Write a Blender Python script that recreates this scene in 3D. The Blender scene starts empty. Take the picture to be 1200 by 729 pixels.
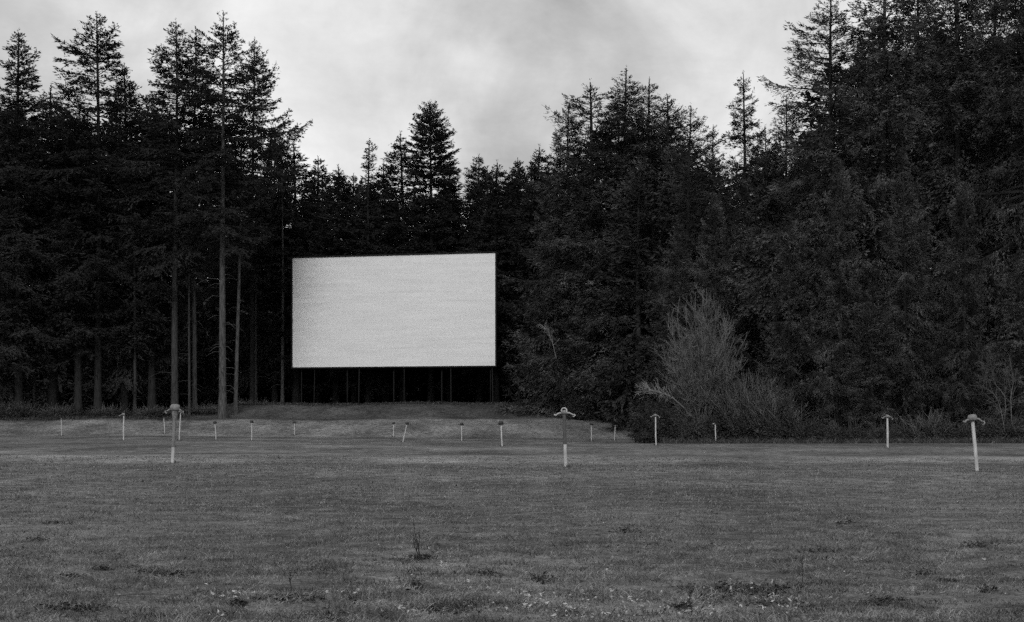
import bpy, math, random
import numpy as np

# ------------------------------------------------------------------ basics
S = bpy.context.scene
COL = S.collection
EYE, F, HOR = 1.17, 1500.0, 495.0        # eye height, focal length and horizon row of a 1200 px wide frame
rng = np.random.default_rng(11)
random.seed(4)


def X(px, d):
    return (px - 600.0) / F * d


def Zat(py, d):
    return EYE + (HOR - py) / F * d


def sstep(a, b, t):
    u = np.clip((np.asarray(t, float) - a) / (b - a), 0, 1)
    return u * u * (3 - 2 * u)


# ------------------------------------------------------------------ materials (all neutral greys: a black-and-white place)
def new_mat(name):
    m = bpy.data.materials.new(name)
    m.use_nodes = True
    nt = m.node_tree
    nt.nodes.clear()
    out = nt.nodes.new('ShaderNodeOutputMaterial')
    return m, nt, out


def N(nt, t, **kw):
    n = nt.nodes.new(t)
    for k, v in kw.items():
        if k.startswith('i_'):
            n.inputs[k[2:].replace('_', ' ')].default_value = v
        else:
            setattr(n, k, v)
    return n


def ramp(nt, fac, stops, interp='LINEAR'):
    r = nt.nodes.new('ShaderNodeValToRGB')
    r.color_ramp.interpolation = interp
    el = r.color_ramp.elements
    while len(el) < len(stops):
        el.new(0.5)
    for e, (p, v) in zip(el, stops):
        e.position = p
        e.color = (v, v, v, 1)
    nt.links.new(fac, r.inputs[0])
    return r.outputs[0]


def math_n(nt, op, a, b=None, c=None):
    n = nt.nodes.new('ShaderNodeMath')
    n.operation = op
    for i, v in enumerate((a, b, c)):
        if v is None:
            continue
        if isinstance(v, (int, float)):
            n.inputs[i].default_value = v
        else:
            nt.links.new(v, n.inputs[i])
    return n.outputs[0]


def mixf(nt, f, a, b):
    """float mix"""
    n = nt.nodes.new('ShaderNodeMix')
    n.data_type = 'FLOAT'
    for i, v in ((0, f), (2, a), (3, b)):
        if isinstance(v, (int, float)):
            n.inputs[i].default_value = v
        else:
            nt.links.new(v, n.inputs[i])
    return n.outputs[0]


def noise(nt, vec, scale, detail=4, rough=0.55, dist=0.0):
    n = N(nt, 'ShaderNodeTexNoise')
    n.inputs['Scale'].default_value = scale
    n.inputs['Detail'].default_value = detail
    n.inputs['Roughness'].default_value = rough
    n.inputs['Distortion'].default_value = dist
    if vec is not None:
        nt.links.new(vec, n.inputs['Vector'])
    return n.outputs['Fac']


def mapping(nt, vec, scale):
    n = N(nt, 'ShaderNodeMapping')
    n.inputs['Scale'].default_value = scale
    nt.links.new(vec, n.inputs['Vector'])
    return n.outputs[0]


def simple_mat(name, lo, hi, scale=6.0, rough=0.7, spec=0.3, bump=0.0, stretch=(1, 1, 1), coord='Object', detail=5, metal=0.0):
    m, nt, out = new_mat(name)
    tc = N(nt, 'ShaderNodeTexCoord')
    v = mapping(nt, tc.outputs[coord], stretch)
    f = noise(nt, v, scale, detail, 0.6)
    c = ramp(nt, f, [(0.3, lo), (0.7, hi)])
    b = N(nt, 'ShaderNodeBsdfPrincipled')
    b.inputs['Roughness'].default_value = rough
    b.inputs['Specular IOR Level'].default_value = spec
    b.inputs['Metallic'].default_value = metal
    nt.links.new(c, b.inputs['Base Color'])
    if bump:
        bn = N(nt, 'ShaderNodeBump')
        bn.inputs['Strength'].default_value = bump
        bn.inputs['Distance'].default_value = 0.03
        nt.links.new(f, bn.inputs['Height'])
        nt.links.new(bn.outputs[0], b.inputs['Normal'])
    nt.links.new(b.outputs[0], out.inputs[0])
    return m


def leaf_mat(name, lo, hi, transl=0.2, scale=0.5, spread=0.35, p0=0.32, p1=0.68):
    """diffuse + translucent foliage; each plant a little different"""
    m, nt, out = new_mat(name)
    tc = N(nt, 'ShaderNodeTexCoord')
    oi = N(nt, 'ShaderNodeObjectInfo')
    f = noise(nt, tc.outputs['Object'], scale, 3, 0.6)
    c = ramp(nt, f, [(p0, lo), (p1, hi)])
    k = math_n(nt, 'MULTIPLY_ADD', oi.outputs['Random'], spread, 1.0 - spread * 0.5)
    g = math_n(nt, 'MULTIPLY', c, k)
    d = N(nt, 'ShaderNodeBsdfDiffuse')
    t = N(nt, 'ShaderNodeBsdfTranslucent')
    nt.links.new(g, d.inputs['Color'])
    nt.links.new(g, t.inputs['Color'])
    mx = N(nt, 'ShaderNodeMixShader')
    mx.inputs[0].default_value = transl
    nt.links.new(d.outputs[0], mx.inputs[1])
    nt.links.new(t.outputs[0], mx.inputs[2])
    nt.links.new(mx.outputs[0], out.inputs[0])
    return m


M_BARK_MID = simple_mat('grey_bark', 0.016, 0.075, 4.0, 0.9, 0.1, 0.6, (3, 3, 0.4))
M_BARK = simple_mat('fir_bark', 0.012, 0.04, 5.0, 0.9, 0.1, 0.6, (3, 3, 0.35))
M_BARK_PALE = simple_mat('lichen_pale_bark', 0.015, 0.13, 4.0, 0.9, 0.1, 0.6, (3, 3, 0.4))
M_NEEDLE = leaf_mat('fir_needles', 0.028, 0.054, 0.16, 0.5)
M_NEEDLE_R = leaf_mat('soft_fir_needles', 0.020, 0.175, 0.16, 0.55, 0.6, 0.40, 0.70)
M_BRAMBLE = leaf_mat('bramble_leaves', 0.03, 0.085, 0.2, 1.4)
M_TWIG = simple_mat('bare_twigs', 0.055, 0.165, 2.0, 0.85, 0.1)
M_TWIG_DARK = simple_mat('dark_canes', 0.03, 0.09, 2.0, 0.85, 0.1)
M_TWIG_PALE = simple_mat('lichen_twigs', 0.11, 0.26, 2.0, 0.85, 0.1)
M_WEED = simple_mat('dead_weed_stalk', 0.02, 0.05, 6.0, 0.85, 0.1)
M_POLE = simple_mat('white_painted_pole', 0.32, 0.60, 9.0, 0.55, 0.3, 0.1, (1, 1, 0.4))
M_POLE_WORN = simple_mat('bare_steel_pole', 0.05, 0.11, 12.0, 0.6, 0.3, 0.1, (1, 1, 0.4))
M_HEAD = simple_mat('weathered_cast_metal', 0.10, 0.22, 18.0, 0.5, 0.4, 0.1)
M_HEAD_DARK = simple_mat('dark_cast_metal', 0.02, 0.045, 18.0, 0.55, 0.3)
M_HOOK = simple_mat('pale_wire_hook', 0.20, 0.36, 18.0, 0.5, 0.4)
M_CABLE = simple_mat('black_rubber_cable', 0.02, 0.03, 18.0, 0.6, 0.3)
M_FRAME = simple_mat('dark_timber_frame', 0.006, 0.014, 3.0, 0.8, 0.2, 0.2, (4, 4, 0.5))
M_LEAF = simple_mat('dry_pale_leaf', 0.22, 0.52, 30.0, 0.7, 0.3)
M_LITTER = simple_mat('wet_dark_litter', 0.012, 0.04, 20.0, 0.8, 0.2)


# ------------------------------------------------------------------ mesh helpers
class MB:
    """collects vertices and polygons (any of 3 or 4 corners) and links them as one mesh object"""

    def __init__(self):
        self.v, self.q, self.t, self.qm, self.tm, self.n = [], [], [], [], [], 0

    def quads(self, v, q, mat=0):
        v = np.asarray(v, float).reshape(-1, 3)
        q = np.asarray(q, int).reshape(-1, 4)
        self.v.append(v)
        self.q.append(q + self.n)
        self.qm.append(np.full(len(q), mat))
        self.n += len(v)

    def tris(self, v, t, mat=0):
        v = np.asarray(v, float).reshape(-1, 3)
        t = np.asarray(t, int).reshape(-1, 3)
        self.v.append(v)
        self.t.append(t + self.n)
        self.tm.append(np.full(len(t), mat))
        self.n += len(v)

    def add(self, other, scale=(1, 1, 1), rotz=0.0, loc=(0, 0, 0)):
        c, s = math.cos(rotz), math.sin(rotz)
        for v in other.v:
            w = v * np.asarray(scale)
            w = np.stack([w[:, 0] * c - w[:, 1] * s, w[:, 0] * s + w[:, 1] * c, w[:, 2]], 1) + np.asarray(loc)
            self.v.append(w)
        for q, m in zip(other.q, other.qm):
            self.q.append(q + self.n)
            self.qm.append(m)
        for t, m in zip(other.t, other.tm):
            self.t.append(t + self.n)
            self.tm.append(m)
        self.n += other.n

    def box(self, c, size, mat=0, rot=None):
        sx, sy, sz = [k * 0.5 for k in size]
        v = np.array([(x, y, z) for x in (-sx, sx) for y in (-sy, sy) for z in (-sz, sz)], float)
        if rot is not None:
            v = v @ np.asarray(rot).T
        q = [(0, 1, 3, 2), (4, 6, 7, 5), (0, 4, 5, 1), (2, 3, 7, 6), (0, 2, 6, 4), (1, 5, 7, 3)]
        self.quads(v + np.asarray(c, float), q, mat)

    def tube(self, pts, rad, sides=8, mat=0, cap=True):
        P = np.asarray(pts, float)[None]
        R = np.broadcast_to(np.asarray(rad, float), (len(pts),))[None]
        self.tubes(P, R, sides, mat)
        if cap:
            base = self.v[-1]
            for ring in (base[:sides], base[-sides:]):
                c = ring.mean(0)
                vv = np.vstack([ring, c])
                self.tris(vv, [(i, (i + 1) % sides, sides) for i in range(sides)], mat)

    def tubes(self, P, R, sides=4, mat=0):
        """P (M,K,3) centre lines, R (M,K) radii"""
        M_, K, _ = P.shape
        T = np.gradient(P, axis=1)
        T /= np.linalg.norm(T, axis=2, keepdims=True) + 1e-9
        ref = np.where(np.abs(T[:, :1, 2:3]) > 0.9, np.array([1.0, 0, 0]), np.array([0, 0, 1.0]))
        A = np.cross(T, np.broadcast_to(ref, T.shape))
        A /= np.linalg.norm(A, axis=2, keepdims=True) + 1e-9
        B = np.cross(T, A)
        th = np.arange(sides) / sides * 2 * math.pi
        V = (P[:, :, None] + R[:, :, None, None] * (A[:, :, None] * np.cos(th)[None, None, :, None]
                                                    + B[:, :, None] * np.sin(th)[None, None, :, None]))
        idx = np.arange(M_ * K * sides).reshape(M_, K, sides)
        a = idx[:, :-1, :]
        b = np.roll(a, -1, axis=2)
        c = np.roll(idx[:, 1:, :], -1, axis=2)
        d = idx[:, 1:, :]
        self.quads(V.reshape(-1, 3), np.stack([a, b, c, d], -1).reshape(-1, 4), mat)

    def lathe(self, prof, sides=14, mat=0):
        prof = np.asarray(prof, float)
        th = np.arange(sides) / sides * 2 * math.pi
        V = np.stack([prof[:, 0, None] * np.cos(th), prof[:, 0, None] * np.sin(th),
                      np.broadcast_to(prof[:, 1, None], (len(prof), sides))], -1)
        idx = np.arange(len(prof) * sides).reshape(len(prof), sides)
        a, d = idx[:-1], idx[1:]
        b, c = np.roll(a, -1, 1), np.roll(d, -1, 1)
        self.quads(V.reshape(-1, 3), np.stack([a, b, c, d], -1).reshape(-1, 4), mat)

    def kites(self, P, D, Lg, W, rng_, mat=0, flat=0.75):
        """leaf-like 4-corner blades at P pointing along D"""
        n = len(P)
        if n == 0:
            return
        D = D / (np.linalg.norm(D, axis=1, keepdims=True) + 1e-9)
        up = rng_.normal(size=(n, 3)) * (1 - flat) + np.array([0, 0, 1.0]) * flat
        sd = np.cross(D, up)
        sd /= np.linalg.norm(sd, axis=1, keepdims=True) + 1e-9
        nm = np.cross(sd, D)
        Lg = np.asarray(Lg)[:, None]
        W = np.asarray(W)[:, None]
        a = P
        b = P + D * Lg * 0.45 + sd * W * 0.5
        c = P + D * Lg - nm * Lg * 0.08
        d = P + D * Lg * 0.4 - sd * W * 0.5
        V = np.stack([a, b, c, d], 1).reshape(-1, 3)
        self.quads(V, np.arange(4 * n).reshape(n, 4), mat)

    def mesh(self, name, mats, smooth=False):
        me = bpy.data.meshes.new(name)
        v = np.concatenate(self.v)
        q = np.concatenate(self.q) if self.q else np.zeros((0, 4), int)
        t = np.concatenate(self.t) if self.t else np.zeros((0, 3), int)
        me.vertices.add(len(v))
        me.vertices.foreach_set('co', v.astype(np.float32).ravel())
        li = np.concatenate([q.ravel(), t.ravel()]).astype(np.int32)
        me.loops.add(len(li))
        me.loops.foreach_set('vertex_index', li)
        me.polygons.add(len(q) + len(t))
        st = np.concatenate([np.arange(len(q)) * 4, len(q) * 4 + np.arange(len(t)) * 3]).astype(np.int32)
        me.polygons.foreach_set('loop_start', st)
        mi = np.concatenate(self.qm + self.tm).astype(np.int32)
        for m in mats:
            me.materials.append(m)
        me.polygons.foreach_set('material_index', mi)
        me.polygons.foreach_set('use_smooth', np.full(len(mi), smooth, dtype=bool))
        me.update(calc_edges=True)
        me.validate()
        return me

    def build(self, name, mats, parent=None, smooth=False):
        if not isinstance(mats, (list, tuple)):
            mats = [mats]
        o = bpy.data.objects.new(name, self.mesh(name, mats, smooth))
        COL.objects.link(o)
        if parent is not None:
            o.parent = parent
        return o


def tag(o, label=None, cat=None, group=None, kind=None):
    for k, v in (('label', label), ('category', cat), ('group', group), ('kind', kind)):
        if v:
            o[k] = v
    return o


def empty(name, loc, rz=0.0):
    o = bpy.data.objects.new(name, None)
    COL.objects.link(o)
    o.location = loc
    o.rotation_euler = (0, 0, rz)
    o.empty_display_size = 0.3
    return o


# ------------------------------------------------------------------ terrain
# speaker posts measured in the photograph: x/y of top, x/y of foot, true height in metres
POSTS = [
    (72, 490, 72, 511, 1.5), (145, 484, 145, 516, 1.5), (192, 489, 193, 508, 1.40), (211.5, 481, 210, 516, 1.5),
    (205, 476, 202, 543, 1.5), (252, 494, 253, 516, 1.45), (295, 493, 295, 516, 1.5), (345, 494, 345, 510, 1.22),
    (461, 495, 461, 512, 1.25), (477, 495, 472, 518, 1.5), (541, 496, 541, 517, 1.45), (587, 494, 588.5, 523, 1.5),
    (661, 480, 663, 547, 1.5), (693, 496, 693, 517, 1.45), (721, 498, 720, 516, 1.28), (768, 485, 769, 522, 1.5),
    (838, 494.5, 839, 520, 1.22), (1040, 486, 1040, 525, 1.5), (1139.5, 487, 1145, 553, 1.5)]
_px = np.array(POSTS, float)
_d = F * _px[:, 4] / (_px[:, 3] - _px[:, 1])
_xs = (_px[:, 2] - 600) / F * _d
_zs = EYE - (_px[:, 3] - HOR) / F * _d


def terrain(x, y):
    x = np.asarray(x, float)
    y = np.asarray(y, float)
    num = np.zeros(np.broadcast(x, y).shape)
    den = num + 0.35
    for xi, yi, zi in zip(_xs, _d, _zs):
        w = np.exp(-((x - xi) / 15.0) ** 2 - ((y - yi) / 11.0) ** 2)
        num = num + w * zi
        den = den + w
    z = num / den
    b1 = 1 - sstep(12, 21, x)
    b2 = sstep(-56, -24, x) * (1 - sstep(4, 11, x))
    lump = 0.10 * np.sin(x * 0.31 + 1.0) * np.sin(x * 0.13 + 0.4) + 0.03 * np.sin(x * 1.7) * np.sin(y * 1.3)
    z = z * (1 - sstep(108, 124, y) * 0.9)
    z = z + b1 * sstep(109.5, 122, y) * (1.50 + lump) + (1 - b1) * sstep(112, 135, y) * 0.8
    z = z + b2 * sstep(121.5, 131, y) * 1.5 + (1 - b2) * b1 * sstep(124, 150, y) * 1.0
    z = z + sstep(150, 300, y) * 30.0
    # low ramps running across the field, the way cars are tipped towards the screen
    z = z + 0.045 * np.sin((y - 39.0) / 13.0 * 2 * math.pi) * sstep(20, 30, y) * (1 - sstep(95, 108, y))
    z = z + 0.02 * np.sin(x * 0.9 + 0.3 * y) * np.sin(y * 0.8 - 0.2 * x) * (1 - sstep(40, 80, y))
    return z


def tz(x, y):
    return float(terrain(np.array([x]), np.array([y]))[0])


def hit(px, py, d0=6.0, d1=140.0):
    """distance at which the line of sight through a point of the photograph meets the ground"""
    d = np.arange(d0, d1, 0.05)
    h = EYE + (HOR - py) / F * d - terrain((px - 600) / F * d, d)
    k = np.argmax(h <= 0) if (h <= 0).any() else len(d) - 1
    return float(d[k])


EDGE_PX = [-1500, -300, 0, 190, 270, 640, 690, 742, 752, 800, 900, 1050, 1200, 1500, 2600]
EDGE_D = [60, 108, 121.5, 122, 131.5, 132, 121, 116, 82, 77.5, 75, 72.5, 71, 62, 40]


def edge_d(px):
    return np.interp(px, EDGE_PX, EDGE_D)


# ------------------------------------------------------------------ ground sheet
def build_ground():
    xs = np.concatenate([[-2500, -1200, -600, -350, -220, -160], np.arange(-120, 120.1, 0.75), [160, 220, 350, 600, 1200, 2500]])
    ys = np.concatenate([[-400, -150, -60, -25, -8, 0], np.arange(4, 16, 0.25), np.arange(16, 145, 0.5),
                         [150, 156, 163, 170, 180, 195, 210, 225, 240, 260, 280, 300, 500, 1000, 2500]])
    gx, gy = np.meshgrid(xs, ys)
    gz = terrain(gx, np.clip(gy, 5, 300))
    m = MB()
    nx = len(xs)
    idx = np.arange(gx.size).reshape(gx.shape)
    m.quads(np.stack([gx, gy, gz], -1).reshape(-1, 3),
            np.stack([idx[:-1, :-1], idx[:-1, 1:], idx[1:, 1:], idx[1:, :-1]], -1).reshape(-1, 4))
    mat, nt, out = new_mat('mown_field')
    tc = N(nt, 'ShaderNodeTexCoord')
    P = tc.outputs['Object']
    sep = N(nt, 'ShaderNodeSeparateXYZ')
    nt.links.new(P, sep.inputs[0])
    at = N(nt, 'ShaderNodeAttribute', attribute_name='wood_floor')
    # grass tone: large patches, tufts, fibres
    n1 = noise(nt, mapping(nt, P, (1, 0.8, 1)), 0.22, 5, 0.6)
    n2 = noise(nt, P, 2.6, 6, 0.65)
    n3 = noise(nt, P, 22.0, 4, 0.7)
    n4 = noise(nt, P, 75.0, 2, 0.6)
    t = math_n(nt, 'ADD', math_n(nt, 'MULTIPLY', n1, 0.28), math_n(nt, 'MULTIPLY', n2, 0.28))
    t = math_n(nt, 'ADD', t, math_n(nt, 'MULTIPLY', n3, 0.28))
    t = math_n(nt, 'ADD', t, math_n(nt, 'MULTIPLY', n4, 0.16))
    grass = ramp(nt, t, [(0.38, 0.02), (0.47, 0.08), (0.53, 0.165), (0.61, 0.32)])
    # cross bands: light on the ramp slopes painted into the turf; far bank darker
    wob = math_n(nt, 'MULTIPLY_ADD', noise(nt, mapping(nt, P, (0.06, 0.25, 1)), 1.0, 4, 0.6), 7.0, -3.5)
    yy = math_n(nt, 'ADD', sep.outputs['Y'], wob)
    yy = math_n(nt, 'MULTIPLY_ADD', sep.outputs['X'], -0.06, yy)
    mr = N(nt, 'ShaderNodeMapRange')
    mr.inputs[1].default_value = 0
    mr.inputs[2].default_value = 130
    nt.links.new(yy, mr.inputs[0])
    slope_light = ramp(nt, mr.outputs[0], [(0.0, 0.95), (10.5 / 130, 0.98), (13 / 130, 0.90), (17 / 130, 0.80), (22 / 130, 0.80), (26 / 130, 1.0),
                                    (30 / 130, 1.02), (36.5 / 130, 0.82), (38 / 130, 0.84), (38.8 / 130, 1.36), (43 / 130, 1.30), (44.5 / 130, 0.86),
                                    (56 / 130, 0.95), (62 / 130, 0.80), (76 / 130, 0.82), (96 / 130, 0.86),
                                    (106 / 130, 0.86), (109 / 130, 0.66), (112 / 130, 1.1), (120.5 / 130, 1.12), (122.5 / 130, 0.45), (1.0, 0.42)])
    slope_light = math_n(nt, 'MULTIPLY', slope_light, 1.0)
    g = math_n(nt, 'MULTIPLY', grass, slope_light)
    # bare damp spots in the near turf
    bare = noise(nt, mapping(nt, P, (0.7, 1.6, 1)), 1.1, 6, 0.68, 0.4)
    bm = ramp(nt, bare, [(0.60, 0.0), (0.66, 1.0)])
    g = mixf(nt, math_n(nt, 'MULTIPLY', bm, 0.7), g, 0.03)
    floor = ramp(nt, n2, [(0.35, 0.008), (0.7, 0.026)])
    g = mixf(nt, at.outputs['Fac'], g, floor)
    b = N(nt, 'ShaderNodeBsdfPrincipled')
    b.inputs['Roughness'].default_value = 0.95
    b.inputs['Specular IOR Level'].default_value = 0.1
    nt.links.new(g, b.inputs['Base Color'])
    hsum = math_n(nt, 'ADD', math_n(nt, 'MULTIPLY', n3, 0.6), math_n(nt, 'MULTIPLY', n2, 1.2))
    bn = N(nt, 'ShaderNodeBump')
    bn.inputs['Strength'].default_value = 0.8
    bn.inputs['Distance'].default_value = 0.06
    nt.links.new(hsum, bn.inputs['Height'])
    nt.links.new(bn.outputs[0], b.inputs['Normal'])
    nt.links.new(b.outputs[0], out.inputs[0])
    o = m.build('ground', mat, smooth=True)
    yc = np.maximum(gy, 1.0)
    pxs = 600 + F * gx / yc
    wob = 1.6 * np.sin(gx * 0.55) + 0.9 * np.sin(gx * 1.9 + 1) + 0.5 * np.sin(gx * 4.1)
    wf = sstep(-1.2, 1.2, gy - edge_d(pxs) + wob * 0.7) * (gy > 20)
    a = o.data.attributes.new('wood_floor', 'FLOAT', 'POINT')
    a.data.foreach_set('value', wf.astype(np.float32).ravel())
    tag(o, 'mown grey field sloping up to the bank under the screen', 'ground', kind='structure')


build_ground()


# ------------------------------------------------------------------ grass, leaves, litter (uncountable)
def vnoise(x, y, k, seed=5):
    """smooth value noise of cell size 1/k metres"""
    g = np.random.default_rng(seed).random((256, 256))
    u, v = x * k, y * k
    i, j = np.floor(u).astype(int), np.floor(v).astype(int)
    fu, fv = u - i, v - j
    fu, fv = fu * fu * (3 - 2 * fu), fv * fv * (3 - 2 * fv)
    a, b = g[i % 256, j % 256], g[(i + 1) % 256, j % 256]
    c, e = g[i % 256, (j + 1) % 256], g[(i + 1) % 256, (j + 1) % 256]
    return (a * (1 - fu) + b * fu) * (1 - fv) + (c * (1 - fu) + e * fu) * fv


def blades(n, d0, d1, hmin, hmax, w, name, mat, label, seed, dens_pow=1.0, spread=1.25, cluster=None, lean=0.6, edge=None, around=None):
    r = np.random.default_rng(seed)
    u = r.random(n)
    d = d0 * (d1 / d0) ** (u ** dens_pow)
    px = 600 + (r.random(n) - 0.5) * 1200 * spread
    if edge is not None:                # a fringe along the foot of the wood
        px = r.uniform(*edge, n)
        d = edge_d(px) - 0.5 + r.normal(size=n) * (0.45 + 0.5 * np.sin(px * 0.09) ** 2) - 0.7 * np.sin(px * 0.037) * np.sin(px * 0.11)
    x = (px - 600) / F * d
    if around is not None:              # longer tufts the mower leaves at the foot of each post
        q = np.asarray(around)[r.integers(0, len(around), n)]
        x, d = q[:, 0] + r.normal(size=n) * 0.11, q[:, 1] + r.normal(size=n) * 0.11
    if cluster:
        keep = (np.sin(x * 1.7 + 0.6 * np.sin(d * 1.1)) * np.sin(d * 1.5 + 1.3 * np.sin(x * 0.7)) + 0.5 * np.sin(x * 5.1 + d * 3.3)
                + r.normal(size=n) * 0.45) > cluster
        x, d = x[keep], d[keep]
    tuft = 0.6 * vnoise(x, d, 2.1) + 0.4 * vnoise(x, d, 6.5)
    if edge is None and around is None and d1 < 60:        # worn gaps between tufts
        keep = tuft > 0.34 + 0.10 * r.normal(size=len(x))
        x, d, tuft = x[keep], d[keep], tuft[keep]
    n = len(x)
    P = np.stack([x, d, terrain(x, d) - 0.005], 1)
    az = r.random(n) * 2 * math.pi
    le = np.abs(r.normal(size=n)) * lean
    D = np.stack([np.cos(az) * le, np.sin(az) * le, np.ones(n)], 1)
    D /= np.linalg.norm(D, axis=1, keepdims=True)
    h = r.uniform(hmin, hmax, n) * (0.45 + 1.15 * tuft)
    wv = np.cross(D, np.stack([np.cos(az + 1.3), np.sin(az + 1.3), np.zeros(n)], 1))
    wv /= np.linalg.norm(wv, axis=1, keepdims=True) + 1e-9
    ww = (w * r.uniform(0.6, 1.3, n) * np.maximum(1.0, d / 14.0))[:, None]
    bend = np.stack([np.cos(az), np.sin(az), np.full(n, -0.35)], 1) * (h * 0.35 * r.random(n))[:, None]
    mid = P + D * h[:, None] * 0.55
    V = np.stack([P - wv * ww * 0.5, P + wv * ww * 0.5, mid + wv * ww * 0.38, P + D * h[:, None] + bend, mid - wv * ww * 0.38], 1)
    m = MB()
    b = np.arange(n)[:, None] * 5
    m.quads(V.reshape(-1, 3), np.concatenate([b + 0, b + 1, b + 2, b + 4], 1))
    m.t.append(np.concatenate([b + 4, b + 2, b + 3], 1))
    m.tm.append(np.zeros(n, int))
    o = m.build(name, mat)
    tag(o, label, 'grass', kind='stuff')
    return o


def blade_mat(name, lo, mid, hi):
    m, nt, out = new_mat(name)
    geo = N(nt, 'ShaderNodeNewGeometry')
    tc = N(nt, 'ShaderNodeTexCoord')
    f = math_n(nt, 'ADD', math_n(nt, 'MULTIPLY', geo.outputs['Random Per Island'], 0.5),
               math_n(nt, 'MULTIPLY_ADD', noise(nt, tc.outputs['Object'], 2.4, 7, 0.72), 2.0, -0.75))
    c = ramp(nt, f, [(0.15, lo), (0.55, mid), (0.85, hi)])
    d = N(nt, 'ShaderNodeBsdfDiffuse')
    t = N(nt, 'ShaderNodeBsdfTranslucent')
    nt.links.new(c, d.inputs['Color'])
    nt.links.new(c, t.inputs['Color'])
    mx = N(nt, 'ShaderNodeMixShader')
    mx.inputs[0].default_value = 0.25
    nt.links.new(d.outputs[0], mx.inputs[1])
    nt.links.new(t.outputs[0], mx.inputs[2])
    nt.links.new(mx.outputs[0], out.inputs[0])
    return m


blades(300000, 6.2, 42, 0.012, 0.045, 0.006, 'grass', blade_mat('grass_blades', 0.025, 0.14, 0.38),
       'short cropped grass covering the near half of the field', 3, 1.0, lean=0.9)
blades(46000, 6.2, 17, 0.03, 0.11, 0.0045, 'dry_grass', blade_mat('dry_grass_blades', 0.06, 0.17, 0.38),
       'pale dry bent grass stalks scattered in the near turf', 5, 1.0, cluster=0.3, lean=1.9)
blades(9000, 112, 133, 0.04, 0.16, 0.003, 'bank_grass', blade_mat('bank_grass_blades', 0.04, 0.09, 0.17),
       'rough grass on the far bank below the white screen', 7, 1.0, spread=1.15, cluster=0.2, lean=0.8)

blades(15000, 70, 82, 0.08, 0.42, 0.006, 'rough_grass', blade_mat('rough_grass_blades', 0.02, 0.07, 0.17),
       'unmown rough grass fringing the foot of the right-hand thicket', 8, lean=0.5, edge=(748, 1280))
blades(16000, 118, 132, 0.06, 0.32, 0.006, 'rough_grass', blade_mat('rough_grass_blades', 0.02, 0.06, 0.15),
       'unmown rough grass fringing the foot of the left-hand wood', 9, lean=0.5, edge=(-80, 655))

# pale fallen leaves: (px, py, half width, half depth in px, count)
LEAF_SPOTS = [(266, 700, 26, 5, 26), (195, 646, 20, 6, 6), (620, 702, 30, 8, 16), (645, 712, 60, 7, 34), (700, 700, 60, 9, 22), (745, 712, 40, 8, 24),
              (690, 722, 60, 6, 30), (820, 712, 30, 12, 26), (845, 692, 24, 6, 14), (900, 703, 24, 6, 20), (905, 716, 30, 5, 16), (540, 686, 20, 5, 8),
              (500, 650, 24, 6, 7), (520, 664, 20, 5, 6), (410, 701, 20, 4, 6), (465, 716, 20, 5, 8), (415, 724, 30, 4, 10), (870, 660, 260, 30, 14),
              (600, 690, 560, 36, 46), (1000, 700, 160, 20, 14), (985, 668, 30, 6, 8), (240, 720, 40, 5, 12), (600, 610, 560, 30, 12), (905, 703, 8, 3, 9), (272, 701, 8, 3, 10), (812, 719, 9, 3, 12), (668, 716, 9, 2.5, 11), (617, 700, 6, 3, 7), (735, 706, 7, 2, 8)]
DARK_SPOTS = [(878, 690, 46, 7, 420), (1036, 706, 14, 6, 130), (634, 680, 10, 3.5, 90), (520, 715, 22, 4, 150), (494, 655, 14, 3.5, 110),
              (365, 703, 14, 3, 70), (330, 704, 22, 4, 60), (75, 712, 12, 5, 80), (105, 713, 12, 4, 80), (205, 675, 14, 3, 70), (1150, 640, 16, 4, 70),
              (990, 611, 7, 2.5, 50), (1157, 692, 7, 3, 50), (1110, 680, 7, 2, 30), (487, 690, 7, 4, 60), (420, 706, 8, 4, 40), (735, 624, 14, 3, 70),
              (1080, 672, 10, 2, 30), (85, 676, 10, 2.5, 50), (120, 668, 8, 2, 40), (45, 634, 10, 2, 40), (965, 645, 18, 3, 60), (800, 712, 10, 5, 60),
              (390, 726, 12, 4, 60), (960, 655, 30, 3, 40), (760, 640, 60, 8, 40), (250, 560, 200, 12, 40), (840, 700, 20, 6, 60), (70, 614, 12, 2, 30),
              (280, 710, 8, 3, 50), (172, 672, 14, 2, 40), (570, 675, 12, 2.5, 40), (905, 708, 30, 4, 50)]


def scatter(spots, size, seed, lift, curl):
    r = np.random.default_rng(seed)
    P, Lg = [], []
    for px, py, hw, hh, n in spots:
        for _ in range(int(n * 1.15)):
            qx = px + r.normal() * hw * 0.75
            qy = min(py + r.normal() * hh * 0.55, 740)
            if qy < 520:
                continue
            d = EYE * F / (qy - HOR)
            x = X(qx, d)
            P.append((x, d, tz(x, d) + lift * r.random()))
    P = np.array(P)
    n = len(P)
    L = r.uniform(0.6, 1.4, n) * size * np.maximum(1, P[:, 1] / 14)
    az = r.random(n) * 2 * math.pi
    D = np.stack([np.cos(az), np.sin(az), r.normal(size=n) * curl], 1)
    return P, D, L, r


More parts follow.
